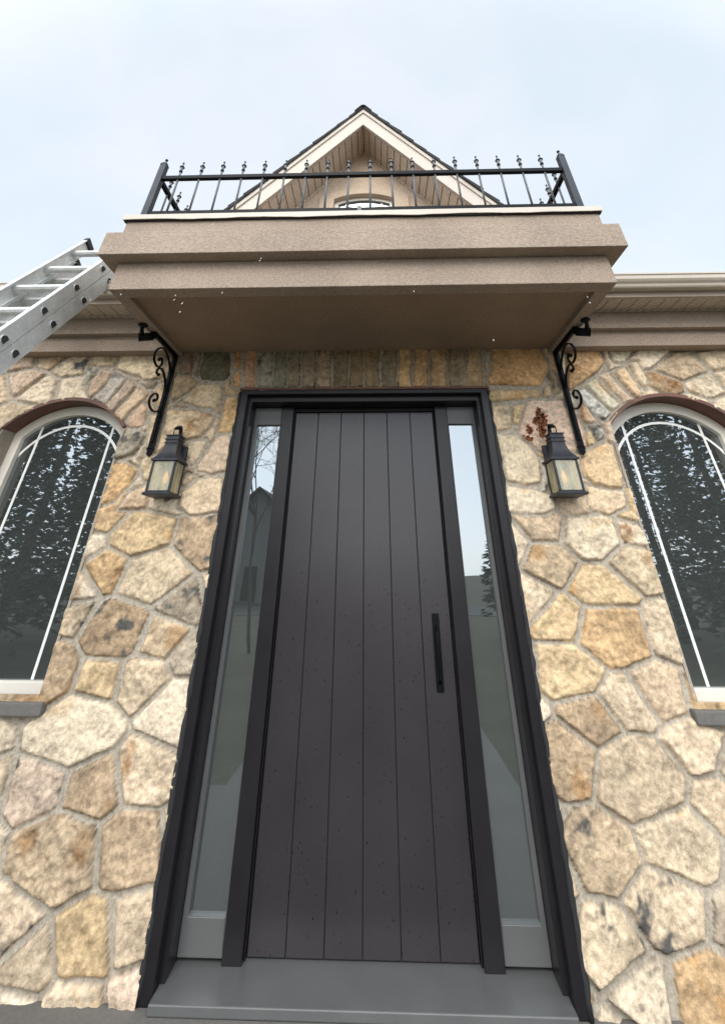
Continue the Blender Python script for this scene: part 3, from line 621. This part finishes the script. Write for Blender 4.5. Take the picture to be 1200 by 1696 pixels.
# ------------------------------------------------------------------ eaves to both sides
for s in (-1, 1):
    x0, x1 = (-3.75, -W-.002) if s < 0 else (W+.002, 3.75)
    MB().prism([(.003, 2.762), (-.112, 2.760), (-.112, 2.876), (-.165, 2.878), (-.165, 3.022), (.003, 3.022)], x0, x1, 'x').build('frieze', MT['stucco'], house, bevel=.004)
    so_ = MB(); x = x0
    while x < x1: so_.box(x+.004, min(x+.097, x1), -.342, -.168, 3.0235, 3.034); x += .1
    so_.box(x0, x1, -.178, -.1655, 3.012, 3.0225).box(x0, x1, -.345, -.330, 3.014, 3.0228)
    so_.build('eave_soffit', MT['soffit'], house)
    MB().box(x0, x1, -.368, -.346, 3.010, 3.14).build('eave_fascia', MT['fascia_brown'], house, bevel=.003)
    x2, x3 = (-3.75, -1.536) if s < 0 else (1.536, 3.75)
    g = [(-.369,3.052),(-.425,3.052),(-.432,3.060),(-.437,3.075),(-.452,3.088),(-.462,3.102),(-.463,3.130),(-.470,3.134),(-.470,3.146),(-.458,3.146),(-.456,3.110),(-.436,3.095),(-.424,3.062),(-.369,3.060)]
    MB().prism(g, x2, x3, 'x').build('gutter', MT['gutter'], house)

# main roof behind the gutters, low pitched
rf = MB()
for x0, x1 in ((-3.85, -1.54), (1.54, 3.85)):
    rf.prism([(-.39, 3.136), (-.39, 3.160), (4.2, 4.93), (8.6, 3.16), (8.6, 3.13), (4.2, 4.89)], x0, x1, 'x')
rf.prism([(1.3, 3.55), (1.3, 3.81), (4.2, 4.929), (8.6, 3.159), (8.6, 3.13)], -1.539, 1.539, 'x')
rf.build('main_roof', MT['shingle'], house)

# ------------------------------------------------------------------ gable
GX, GM, GT, GB = -.035, 1.225, 6.752, 6.435
gw, ghw, gs, ga = 1.071, .395, 5.498, 5.590      # wall plane, window half width, springing, crown
gr = (ghw**2 + (ga-gs)**2)/(2*(ga-gs)); gcz = ga-gr
zr_ = lambda x: GB + .03 - GM*abs(x-GX)
mbw = MB()
mbw.prism([(GX-1.95, 3.0), (GX-ghw, 3.0), (GX-ghw, zr_(GX-ghw)), (GX-1.95, zr_(GX-1.95))], gw, gw+.2)
mbw.prism([(GX+ghw, 3.0), (GX+1.95, 3.0), (GX+1.95, zr_(GX+1.95)), (GX+ghw, zr_(GX+ghw))], gw, gw+.2)
ap = arc(GX, gcz, gr, ghw, 16)
mbw.prism(ap[:9] + [(GX, zr_(GX)), (GX-ghw, zr_(GX-ghw))], gw, gw+.2).prism(ap[8:] + [(GX+ghw, zr_(GX+ghw)), (GX, zr_(GX))], gw, gw+.2)
mbw.box(GX-ghw, GX+ghw, gw, gw+.2, 3.0, 4.45)
mbw.box(GX-1.95, GX-1.75, gw+.201, 4.0, 3.0, 4.15).box(GX+1.75, GX+1.95, gw+.201, 4.0, 3.0, 4.15)
mbw.build('gable_wall', MT['stucco_gable'], house)
sr = MB(); hw2 = .586; B_ = arc(GX, gcz, gr, ghw, 16); zt = 5.548
A_ = [(GX + hw2*(-1+2*i/16), zt + .135*(1-(-1+2*i/16)**2)) for i in range(17)]
sr.strip([(GX-hw2, 4.4)]+A_+[(GX+hw2, 4.4)], [(GX-ghw, 4.4)]+B_+[(GX+ghw, 4.4)], gw-.028, gw-.001)
sr.build('window_surround', MT['stucco_gable'], house, bevel=.004)
fr = MB(); framed(fr, GX, gcz, gr-.003, gr-.050, ghw-.003, ghw-.055, 4.5, gw+.045, gw+.14); fr.box(GX-ghw+.003, GX+ghw-.003, gw+.045, gw+.14, 4.451, 4.499)
gwin = fr.build('gable_window', MT['frame_cream'], house, bevel=.004)
fr = MB(); framed(fr, GX, gcz, gr-.051, gr-.060, ghw-.056, ghw-.066, 4.5, gw+.052, gw+.13); fr.build('glazing_bead', MT['sash'], gwin)
MB().prism([(GX-ghw+.05, 4.5)] + arc(GX, gcz, gr-.05, ghw-.05, 16) + [(GX+ghw-.05, 4.5)], gw+.066, gw+.072).build('pane', MT['glass_up'], gwin)
mu = MB(); mu.strip(arc(GX, gcz-.115, gr, .34, 14), arc(GX, gcz-.135, gr, .34, 14), gw+.064, gw+.0658)
for dx in (-.235, .235): mu.box(GX+dx-.012, GX+dx+.012, gw+.0635, gw+.0656, 4.5, gcz+math.sqrt((gr-.06)**2-dx*dx)-.002)
mu.build('muntin', MT['white'], gwin)
for s in (-1, 1):
    def P(u, z): return (GX+s*u, z-GM*u)
    E1 = 2.42
    b_ = MB().prism([P(0, GT-.005), P(E1, GT-.005), P(E1, GB), P(0, GB)], .600, .622).build('bargeboard', MT['cream'], house)
    MB().prism([P(0, GT+.004), P(E1, GT+.004), P(E1, GT-.070), P(0, GT-.070)], .582, .5995).build('drip_trim', MT['cream'], b_)
    MB().prism([P(.0, GB+.012), P(E1, GB+.012), P(E1, GB-.010), P(0, GB-.010)], .6225, .640).build('soffit_channel', MT['fascia_brown'], b_)
    sf = MB(); u = 0.0
    while u < E1-.05: sf.prism([P(u+.005, GB+.026), P(u+.075, GB+.026), P(u+.075, GB+.012), P(u+.005, GB+.012)], .641, gw+.0); u += .08
    sf.prism([P(.0, GB+.013), P(E1, GB+.013), P(E1, GB-.022), P(0, GB-.022)], gw-.016, gw-.0005)
    sfo = sf.build('gable_soffit', MT['soffit'], house)
    MB().prism([P(0, GB+.040), P(E1, GB+.040), P(E1, GB+.028), P(0, GB+.028)], .641, gw+.2).build('seam_backing', MT['seam'], sfo)
    MB().prism([P(0, GT-.008), P(E1, GT-.008), P(E1, GT-.03), P(0, GT-.03)], .6225, 3.9).build('roof_deck', MT['fascia_brown'], house)
    # shingle courses: each butt stands a little off the one below, rake edge slightly ragged
    sh = MB(); rr = random.Random(5+s); cs = .15; u = 0
    nrm = Vector((s*GM, 0, 1)).normalized()
    while u < E1+.04:
        t0 = .026 + rr.uniform(-.003, .003); t1 = .040 + rr.uniform(-.006, .012); y0 = .560 + rr.uniform(-.006, .008); sag = rr.uniform(-.006, .006)
        a = P(u, GT+.006); b = P(u+cs*1.12, GT+.006)
        def off(p, t): return (p[0]+nrm.x*t, p[1]+nrm.z*t)
        sh.prism([a, b, off(b, t1+sag), off(a, t0)], y0, 3.9); u += cs
    sh.build('roof_shingles', MT['shingle'], house)
rc = MB(); y = .545; rr = random.Random(3)
while y < 3.9:
    e = rr.uniform(0, .008); L_ = .11; zt = GT+.030+e; drop = L_*GM
    pts = [(GX-L_, zt-drop+.01), (GX-.06, zt-.055), (GX-.02, zt+.000), (GX+.02, zt+.000), (GX+.06, zt-.055), (GX+L_, zt-drop+.01)]
    top = [(p[0]*1.0+(p[0]-GX)*.06, p[1]+.018) for p in pts]
    rc.strip(top, pts, y, y+.20); y += .19
rc.build('ridge_cap', MT['shingle'], house)

# ------------------------------------------------------------------ balcony railing
RY = -.935; PX = 1.384
rail = thing('balcony_railing', 'black iron railing with spear finials along the top of the balcony', 'railing', (0, RY, 3.312))
def post(x, y, h=3.80):
    p = MB().box(x-.021, x+.021, y-.021, y+.021, 3.3125, h).lathe((x, y, h), [(.0225,0),(.0225,.006),(.012,.034),(.007,.040)], square=True).lathe((x, y, h+.040), [(.007,0),(.005,.014)], 8)
    o = p.build('post', MT['rail'], rail, bevel=.002)
    MB().ball((x, y, h+.062), .0105).build('finial', MT['black'], o)
for x, y in ((-PX, RY), (PX, RY), (-PX, .98), (PX, .98)): post(x, y)
def bar(name, *b): return MB().box(*b).build(name, MT['black'], rail, bevel=.002)
bar('top_rail', -PX+.0215, PX-.0215, RY-.014, RY+.014, 3.655, 3.686)
bar('bottom_rail', -PX+.0215, PX-.0215, RY-.014, RY+.014, 3.320, 3.350)
for s in (-1, 1):
    bar('side_top_rail', s*PX-.014, s*PX+.014, RY+.0215, .958, 3.655, 3.686)
    bar('side_bottom_rail', s*PX-.014, s*PX+.014, RY+.0215, .958, 3.330, 3.358)
MB().box(-.013, .013, RY-.020, RY+.008, 3.3125, 3.3535).build('foot', MT['baluster'], rail, bevel=.001)
fin_prof = [(.0072,0),(.0120,.002),(.0120,.011),(.0088,.013),(.0085,.026),(.0108,.042),(.0110,.046),(.0172,.050),(.0165,.053),(.0092,.058),(.0066,.070),(.0042,.083),(.0042,.086),(.0066,.090),(.0068,.095),(.0045,.100),(.0006,.102)]
fz0 = 3.732-3.312
def make_baluster():
    o = MB().tube([(0, RY, 3.345), (0, RY, 3.748)], .0072, 8).build('baluster', MT['baluster'], rail)
    f = MB().lathe((0, RY, 3.732), fin_prof, 12).build('finial', MT['baluster'], o); f.data.materials.append(MT['black'])
    for p in f.data.polygons:
        c = p.center.z - fz0
        if c < .012 or .045 < c < .054 or c > .086: p.material_index = 1
    return o
b0 = make_baluster(); placed = [(-1.2485-.004+.1469*i, RY) for i in range(18)]
for s in (-1, 1): placed += [(s*PX, yy) for yy in (-.800, -.660, -.520, -.38, -.24, -.10, .04, .18, .32, .46, .60, .74, .88)]
for i, (x, y) in enumerate(placed):
    o = b0 if i == 0 else copy_tree(b0, rail); o.location = b0.location.copy(); o.location.x = x; o.location.y = y-RY
    if i: o.rotation_euler.z = rnd.uniform(0, 1)*0; o.rotation_euler.y = rnd.uniform(-.006, .006)*.5

# ------------------------------------------------------------------ scroll brackets (drawn for the left one, local x outward)
SA = [(-.24,2.629),(-.236,2.644),(-.214,2.651),(-.196,2.639),(-.192,2.615),(-.211,2.587),(-.245,2.577),(-.283,2.589),(-.307,2.613),(-.314,2.648),(-.292,2.685),(-.253,2.713),(-.203,2.72),(-.151,2.705),(-.099,2.673),(-.064,2.638),(-.042,2.593),(-.031,2.548),(-.030,2.506),(-.030,2.462),(-.030,2.42)]
SB = [(-.195,2.537),(-.22,2.536),(-.226,2.554),(-.21,2.577),(-.175,2.587),(-.128,2.572),(-.085,2.536),(-.052,2.483),(-.038,2.436),(-.035,2.4),(-.038,2.366),(-.063,2.33),(-.103,2.306),(-.149,2.302),(-.195,2.317),(-.216,2.345),(-.206,2.379),(-.176,2.409),(-.142,2.414),(-.122,2.398),(-.135,2.373),(-.159,2.365)]
def smooth(P, k=4):
    out = []; n = len(P)
    for i in range(n-1):
        p0, p1, p2, p3 = P[max(i-1,0)], P[i], P[i+1], P[min(i+2,n-1)]
        for j in range(k):
            t = j/k; out.append(tuple(.5*(2*b+(c-a)*t+(2*a-5*b+4*c-d)*t*t+(3*b-a-3*c+d)*t**3) for a, b, c, d in zip(p0, p1, p2, p3)))
    return out + [P[-1]]
BX = 1.410
def make_bracket():
    br = thing('scroll_bracket', 'black wrought iron scroll bracket under the left end of the balcony, above the left lantern', 'bracket', (-BX, 0, 2.05), 'scroll brackets under the balcony')
    x = -BX
    MB().box(x-.019, x+.019, -.040, -.024, 2.085, 2.7475).box(x-.009, x+.009, -.052, -.0405, 2.12, 2.735).build('wall_bar', MT['black'], br, bevel=.002)
    MB().box(x-.019, x+.019, -.41, -.0235, 2.7485, 2.7585).box(x-.009, x+.009, -.40, -.053, 2.737, 2.748).build('top_bar', MT['black'], br, bevel=.002)
    for nm, S_ in (('upper_scroll', SA), ('lower_scroll', SB)):
        pts = [(x, a, b) for a, b in smooth(S_)]
        m = MB().ribbon(pts, (1, 0, 0), .014, .0085)
        m.ball((x, S_[0][0], S_[0][1]), .0125, 8)
        if nm == 'lower_scroll': m.ball((x, S_[-1][0], S_[-1][1]), .0125, 8)
        m.build(nm, MT['black'], br)
    MB().box(x-.024, x+.024, -.046, -.024, 2.078, 2.0845).prism([(x-.024,2.077),(x+.024,2.077),(x+.017,2.058),(x+.021,2.048),(x,2.028),(x-.021,2.048),(x-.017,2.058)], -.040, -.026).build('end_leaf', MT['black'], br, bevel=.001)
    # volute and stem at the outer end of the top bar, screwed to the balcony edge
    vo = MB().tube([(x+.006, -.405, 2.722), (x-.075, -.425, 2.708)], [.026, .029], 12)
    vo.tube([(x-.073, -.425, 2.708), (x-.076, -.426, 2.707)], [.032, .032], 12).tube([(x+.006, -.405, 2.722), (x+.012, -.40, 2.735)], .020, 10)
    vo.build('volute', MT['black'], br)
    MB().tube([(x-.045, -.445, 2.715), (x-.040, -.475, 2.735), (x-.028, -.500, 2.757)], [.013, .010, .009], 8).tube([(x-.062, -.440, 2.715), (x-.050, -.475, 2.737), (x-.034, -.502, 2.757)], .006, 6).lathe((x-.026, -.505, 2.748), [(.015,-.004),(.030,.001),(.031,.006),(.026,.0115)], 14).build('fixing_stem', MT['black'], br)
    for zz in (2.30, 2.62): MB().ball((x, -.053, zz), .005, 8).build('rivet', MT['rail'], br)
    return br
br = make_bracket(); br2 = copy_tree(br); br2.location.x = BX; br2.scale.x = -1
br2['label'] = 'black wrought iron scroll bracket under the right end of the balcony, above the right lantern'

# ------------------------------------------------------------------ wall lanterns
LX = 1.229
def make_lantern():
    x, y = -LX, -.098
    ln = thing('wall_lantern', 'charcoal box lantern on the stone wall between the left arched window and the door', 'wall lantern', (x, 0, 1.76), 'lanterns beside the door')
    h = .0735
    fr = MB()
    for sx in (-1, 1):
        for sy in (-1, 1): fr.box(x+sx*(h-.006)-.0065, x+sx*(h-.006)+.0065, y+sy*(h-.006)-.0065, y+sy*(h-.006)+.0065, 1.800, 1.975)
    fr.lathe((x, y, 1.7985), [(h+.010,-.018),(h+.012,-.012),(h+.012,-.006),(h+.003,.0)], square=True)
    fr.lathe((x, y, 1.975), [(h-.014,-.004),(h+.004,.0)], square=True)
    fr.box(x-h, x+h, y-h-.0005, y-h+.006, 1.7985, 1.806).box(x-h, x+h, y+h-.006, y+h+.0005, 1.7985, 1.806)
    fr.build('frame', MT['lantern'], ln, bevel=.0012)
    rf_ = MB(); prof = [(h+.011,0),(h+.011,.012),(h+.006,.013)]
    for i in range(11):
        t = i/10; prof.append((.041 + (h-.038)*(1-t)**2.3, .016 + .098*t))
    prof += [(.046,.114),(.046,.120),(.041,.121),(.041,.134),(.046,.135),(.046,.141),(.041,.142),(.041,.160),(.047,.161),(.047,.167),(.030,.171)]
    rf_.lathe((x, y, 1.976), prof, square=True); rf_.build('roof', MT['lantern'], ln, bevel=.0008)
    gl = MB(); a = h-.009
    gl.box(x-a, x+a, y-h+.004, y-h+.006, 1.803, 1.972).box(x-a, x+a, y+h-.006, y+h-.004, 1.803, 1.972).box(x-h+.004, x-h+.006, y-a, y+a, 1.803, 1.972).box(x+h-.006, x+h-.004, y-a, y+a, 1.803, 1.972)
    gl.build('glass_panes', MT['lantern_glass'], ln)
    bp_ = MB().box(x-.066, x+.066, -.040, -.012, 1.985, 2.090).prism([(x-.066,1.984),(x+.066,1.984),(x+.034,1.86),(x+.022,1.80),(x-.022,1.80),(x-.034,1.86)], -.0325, -.0125)
    bp_.build('backplate', MT['lantern'], ln, bevel=.002)
    st = MB().ribbon(smooth([(x, -.044, 2.075), (x, -.040, 2.12), (x, -.038, 2.165), (x, -.048, 2.198), (x, -.066, 2.211), (x, -.085, 2.211), (x, -.099, 2.200)]), (1, 0, 0), .024, .008)
    st.build('arm', MT['lantern'], ln)
    hd = MB().tube([(x-.022, y, 2.143), (x-.020, y, 2.194), (x+.020, y, 2.194), (x+.022, y, 2.143)], .0038, 6).tube([(x-.016, y, 2.194), (x+.016, y, 2.194)], .0095, 10)
    hd.build('hanging_loop', MT['black'], ln)
    cn = MB().lathe((x, y, 1.80), [(.012,0),(.012,.055)], 12).build('candle_sleeve', MT['bulb_base'], ln)
    MB().lathe((x, y, 1.856), [(.008,0),(.014,.012),(.0165,.028),(.012,.048),(.005,.066),(.001,.074)], 12).build('bulb', MT['bulb'], ln)
    return ln
ln = make_lantern(); ln2 = copy_tree(ln); ln2.location.x = LX
ln2['label'] = 'charcoal box lantern on the stone wall between the door and the right arched window'

# ------------------------------------------------------------------ hooks, vine traces
for x, lb in ((-.347, 'small black hook above the door, left of its middle'), (.248, 'small black hook above the door, right of its middle')):
    o = MB().tube([(x, -.01, 2.535), (x, -.034, 2.532), (x+.002, -.037, 2.515), (x, -.036, 2.497), (x, -.045, 2.490), (x, -.052, 2.498)], .0038, 6).build('hook', MT['black'])
    tag(o, lb, 'hook', 'hooks over the door')
VN = [(1.196,2.33),(1.201,2.312),(1.181,2.298),(1.209,2.289),(1.184,2.276),(1.164,2.263),(1.213,2.267),(1.156,2.245),(1.183,2.25),(1.202,2.236),(1.188,2.215),(1.18,2.197),(1.199,2.184),(1.182,2.167),(1.222,2.249),(1.109,2.206),(1.101,2.189),(1.107,2.176),(1.08,2.152),(1.091,2.144),(1.097,2.13)]
vn = MB(); rr = random.Random(9)
for i, (x, z) in enumerate(VN):
    for k in range(9 if i < 15 else 5):
        a, b = x+rr.gauss(0, .008), z+rr.gauss(0, .008); r_ = rr.uniform(.003, .009); ph = rr.uniform(0, 6)
        vn.prism([(a+r_*math.cos(ph+j*1.05)*rr.uniform(.5, 1.3), b+r_*math.sin(ph+j*1.05)*rr.uniform(.6, 1.5)) for j in range(6)], -.033, -.008)
vo_ = vn.build('vine_remnant', MT['vine']); tag(vo_, 'rust-brown patches left by a climbing vine on the pale stone by the right lantern', 'vine remnant')

# ------------------------------------------------------------------ ladder leaning on the left eave
ld = thing('extension_ladder', 'aluminium extension ladder leaning on the gutter left of the balcony', 'ladder', (-2.35, -2.35, -.6))
LA = math.radians(60.5); ldir = Vector((0, math.cos(LA), math.sin(LA))); lnrm = Vector((0, -math.sin(LA), math.cos(LA)))
LP = Vector((-1.823, -.55, 3.102)); LSTART = -(3.102+.6)/math.sin(LA)
def rail_box(mb, xc, wdt, n0, n1, s0, s1):
    P = []
    for s_ in (s0, s1):
        for dx, dn in ((-wdt/2, n0), (wdt/2, n0), (wdt/2, n1), (-wdt/2, n1)):
            q = LP + ldir*s_ + lnrm*dn; P.append((xc+dx, q.y, q.z))
    mb.quadbox(P)
for sec, (n0, n1, s0, s1, xo) in enumerate(((-.100, -.004, LSTART, .33, 0), (.004, .100, -1.6, .53, .0))):
    for sd_ in (0, 1):
        xc = LP.x - (0 if sd_ == 0 else .40) + (xo if sd_ else -xo)*-.0
        r_ = MB(); rail_box(r_, xc, .006, n0, n1, s0, s1)
        sgn = -1 if sd_ == 0 else 1
        rail_box(r_, xc+sgn*.014, .022, n0, n0+.006, s0, s1); rail_box(r_, xc+sgn*.014, .022, n1-.006, n1, s0, s1)
        o = r_.build('ladder_rail', MT['aluminium'], ld)
        s_ = s1-.10; e_ = MB()
        cap = MB(); rail_box(cap, xc+sgn*.006, .034, n0-.004, n1+.004, s1+.0005, s1+.045); cap.build('end_cap', MT['rubber'], o, bevel=.004)
    s_ = s1-(.17 if sec else .25)
    while s_ > s0+.1:
        q = LP + ldir*s_ + lnrm*((n0+n1)/2)
        m_ = MB(); pr = [(-.023,-.020),(.023,-.020),(.023,.004),(.014,.018),(0,.023),(-.014,.018),(-.023,.004)]
        poly = [(q.y + lnrm.y*b_*1.0 + ldir.y*a_, q.z + lnrm.z*b_ + ldir.z*a_) for a_, b_ in pr]
        m_.prism(poly, LP.x-.403, LP.x+.008, 'x')
        o = m_.build('rung', MT['aluminium'], ld, bevel=.001)
        hol = [(q.y + lnrm.y*b_*.9 + ldir.y*a_*.9, q.z + lnrm.z*b_*.9 + ldir.z*a_*.9) for a_, b_ in pr]
        MB().prism(hol, LP.x+.0085, LP.x+.0095, 'x').build('rung_end', MT['rubber'], o)
        s_ -= .30

# ------------------------------------------------------------------ across the street, seen mirrored in the glass
def bare_tree():
    t = thing('bare_tree', 'leafless tree with spreading twigs across the garden, mirrored in the left sidelight', 'tree', (-3.8, -13, -.62))
    tr = MB(); tw = MB(); rr = random.Random(21)
    def grow(p, d, ln_, r, dep):
        n = 3; pts = [p]; q = p; dd = d
        for i in range(n):
            dd = (dd + Vector((rr.uniform(-.16,.16), rr.uniform(-.16,.16), rr.uniform(-.02,.14)))).normalized(); q = q + dd*(ln_/n); pts.append(q)
        (tr if dep < 2 else tw).tube(pts, [r*(1-.4*i/n) for i in range(n+1)], 6 if dep < 3 else 3)
        if dep >= 7: return
        k = 4 if dep < 3 else (3 if dep < 5 else 2)
        for i in range(k):
            a = rr.uniform(0, 2*PI); sp = rr.uniform(.35, 1.0); ax = dd.orthogonal().normalized(); ax.rotate(Matrix.Rotation(a, 3, dd))
            nd = (dd*math.cos(sp) + ax*math.sin(sp)).normalized(); j = rr.choice([1, 2, 3, 3]); grow(pts[j], nd, ln_*rr.uniform(.62, .80), max(r*.6, .0065), dep+1)
    grow(Vector((-3.8, -13, -.62)), Vector((-.03, 0, 1)), 3.6, .055, 0)
    tr.build('trunk', MT['bark'], t); tw.build('branches', MT['bark'], t)
bare_tree()
def conifer(x, y, h, r, label, seed):
    t = thing('conifer_tree', label, 'tree', (x, y, -.62), 'dark conifers across the garden'); rr = random.Random(seed)
    MB().tube([(x, y, -.62), (x, y, h*.5), (x, y, h)], [.16, .10, .02], 7).build('trunk', MT['bark'], t)
    cr_ = MB(); 
    n = int(4200*min(1.6, h/8))
    for i in range(n):
        tz = rr.random()**.8; z = .4 + (h-.2)*tz; rad = r*(1-tz)**.8*math.sqrt(rr.uniform(.15, 1)); a = rr.uniform(0, 2*PI)
        c = Vector((x+rad*math.cos(a), y+rad*math.sin(a), z-rad*.25)); s_ = rr.uniform(.08, .20)*(1.3-tz*.6)
        for q in range(2):
            u_ = Vector((math.cos(a)+rr.uniform(-.6,.6), math.sin(a)+rr.uniform(-.6,.6), rr.uniform(-.5,.3))).normalized(); v_ = u_.cross(Vector((rr.uniform(-1,1), rr.uniform(-1,1), 1))).normalized()
            b = len(cr_.v); cr_.v += [tuple(c-v_*s_*.35), tuple(c+u_*s_*1.3), tuple(c+v_*s_*.35), tuple(c-u_*s_*.5)]; cr_.f.append([b, b+1, b+2, b+3]); cr_.sm.append(False)
    cr_.build('crown', MT['needles'], t)
sp_ = [(-13.5,-13,10,3.0),(-10.2,-15,11,2.9),(-16.5,-16,12,3.2),(-9.5,-10,8,2.3),(-13.0,-20,13,3.3),(13.3,-13,10,3.0),(10.4,-15.5,11,2.8),(16.6,-15,12,3.2),(9.8,-10.5,8,2.2),(13.5,-20,13,3.3),(5.3,-16,5.2,1.5)]
side = ['tall dark conifer beyond the left of the garden, nearest the road','broad dark conifer left of the path, beside the bare tree','tallest conifer at the far left edge of the garden','short conifer on the left lawn, nearest the house','conifer across the road on the left, highest of its row',
        'tall dark conifer beyond the right of the garden','broad dark conifer right of the path','tallest conifer at the far right edge of the garden','short conifer on the right lawn, nearest the house','conifer across the road on the right, highest of its row','small conifer right of the path, mirrored in the right sidelight']
for i, ((x, y, h, r), lb) in enumerate(zip(sp_, side)): conifer(x, y, h, r, lb, 40+i)
nb = thing('neighbour_house', 'grey gabled house across the street, mirrored low in the left sidelight', 'house', (-8.8, -42, -.62))
NX = -9.9
MB().prism([(NX-4,-.6),(NX+4,-.6),(NX+4,3.4),(NX,7.2),(NX-4,3.4)], -46, -36).build('wall', mat('grey_siding', (.30,.30,.30), .8, noise=(2,.08)), nb)
MB().strip([(NX-4.6,3.15),(NX,7.5),(NX+4.6,3.15)], [(NX-4.6,2.95),(NX,7.25),(NX+4.6,2.95)], -46.5, -35.5).build('roof', MT['shingle'], nb)
for dx in (-2.2, 2.2):
    f_ = MB().box(NX+dx-.7, NX+dx+.7, -35.999, -35.93, .8, 2.3).build('window', MT['white'], nb); MB().box(NX+dx-.6, NX+dx+.6, -35.929, -35.92, .9, 2.2).build('pane', MT['glass'], f_)
MB().box(NX-.5, NX+.5, -35.999, -35.93, -.5, 1.7).build('door', MT['door_frame'], nb)

# ------------------------------------------------------------------ wet snow just starting to fall
fl = [(-.288,-1.801,2.260),(-.284,-1.805,2.267),(-.457,-1.842,2.388),(-.512,-1.845,2.097),(-.516,-1.838,2.086),(-.456,-1.898,2.035),(-.399,-1.779,2.148),(-.462,-1.885,2.015),(.209,-1.831,2.110),(.426,-1.815,1.950),(.774,-1.738,2.141),(.741,-1.796,2.083),(-.716,-1.911,2.043),(-.725,-1.786,2.143)]
for i, c in enumerate(fl):
    o = MB().lathe((0, 0, 0), [(.0003,-.002),(.0007,-.001),(.0009,0),(.0006,.002),(.0002,.005)], 7).build('snowflake', MT['snow']); o.location = c
    o.rotation_euler = (rnd.uniform(-.4,.4), rnd.uniform(-.1,.5), 0)
    tag(o, 'tiny white snowflake falling in front of the balcony', 'snowflake', 'snowflakes falling past the balcony')
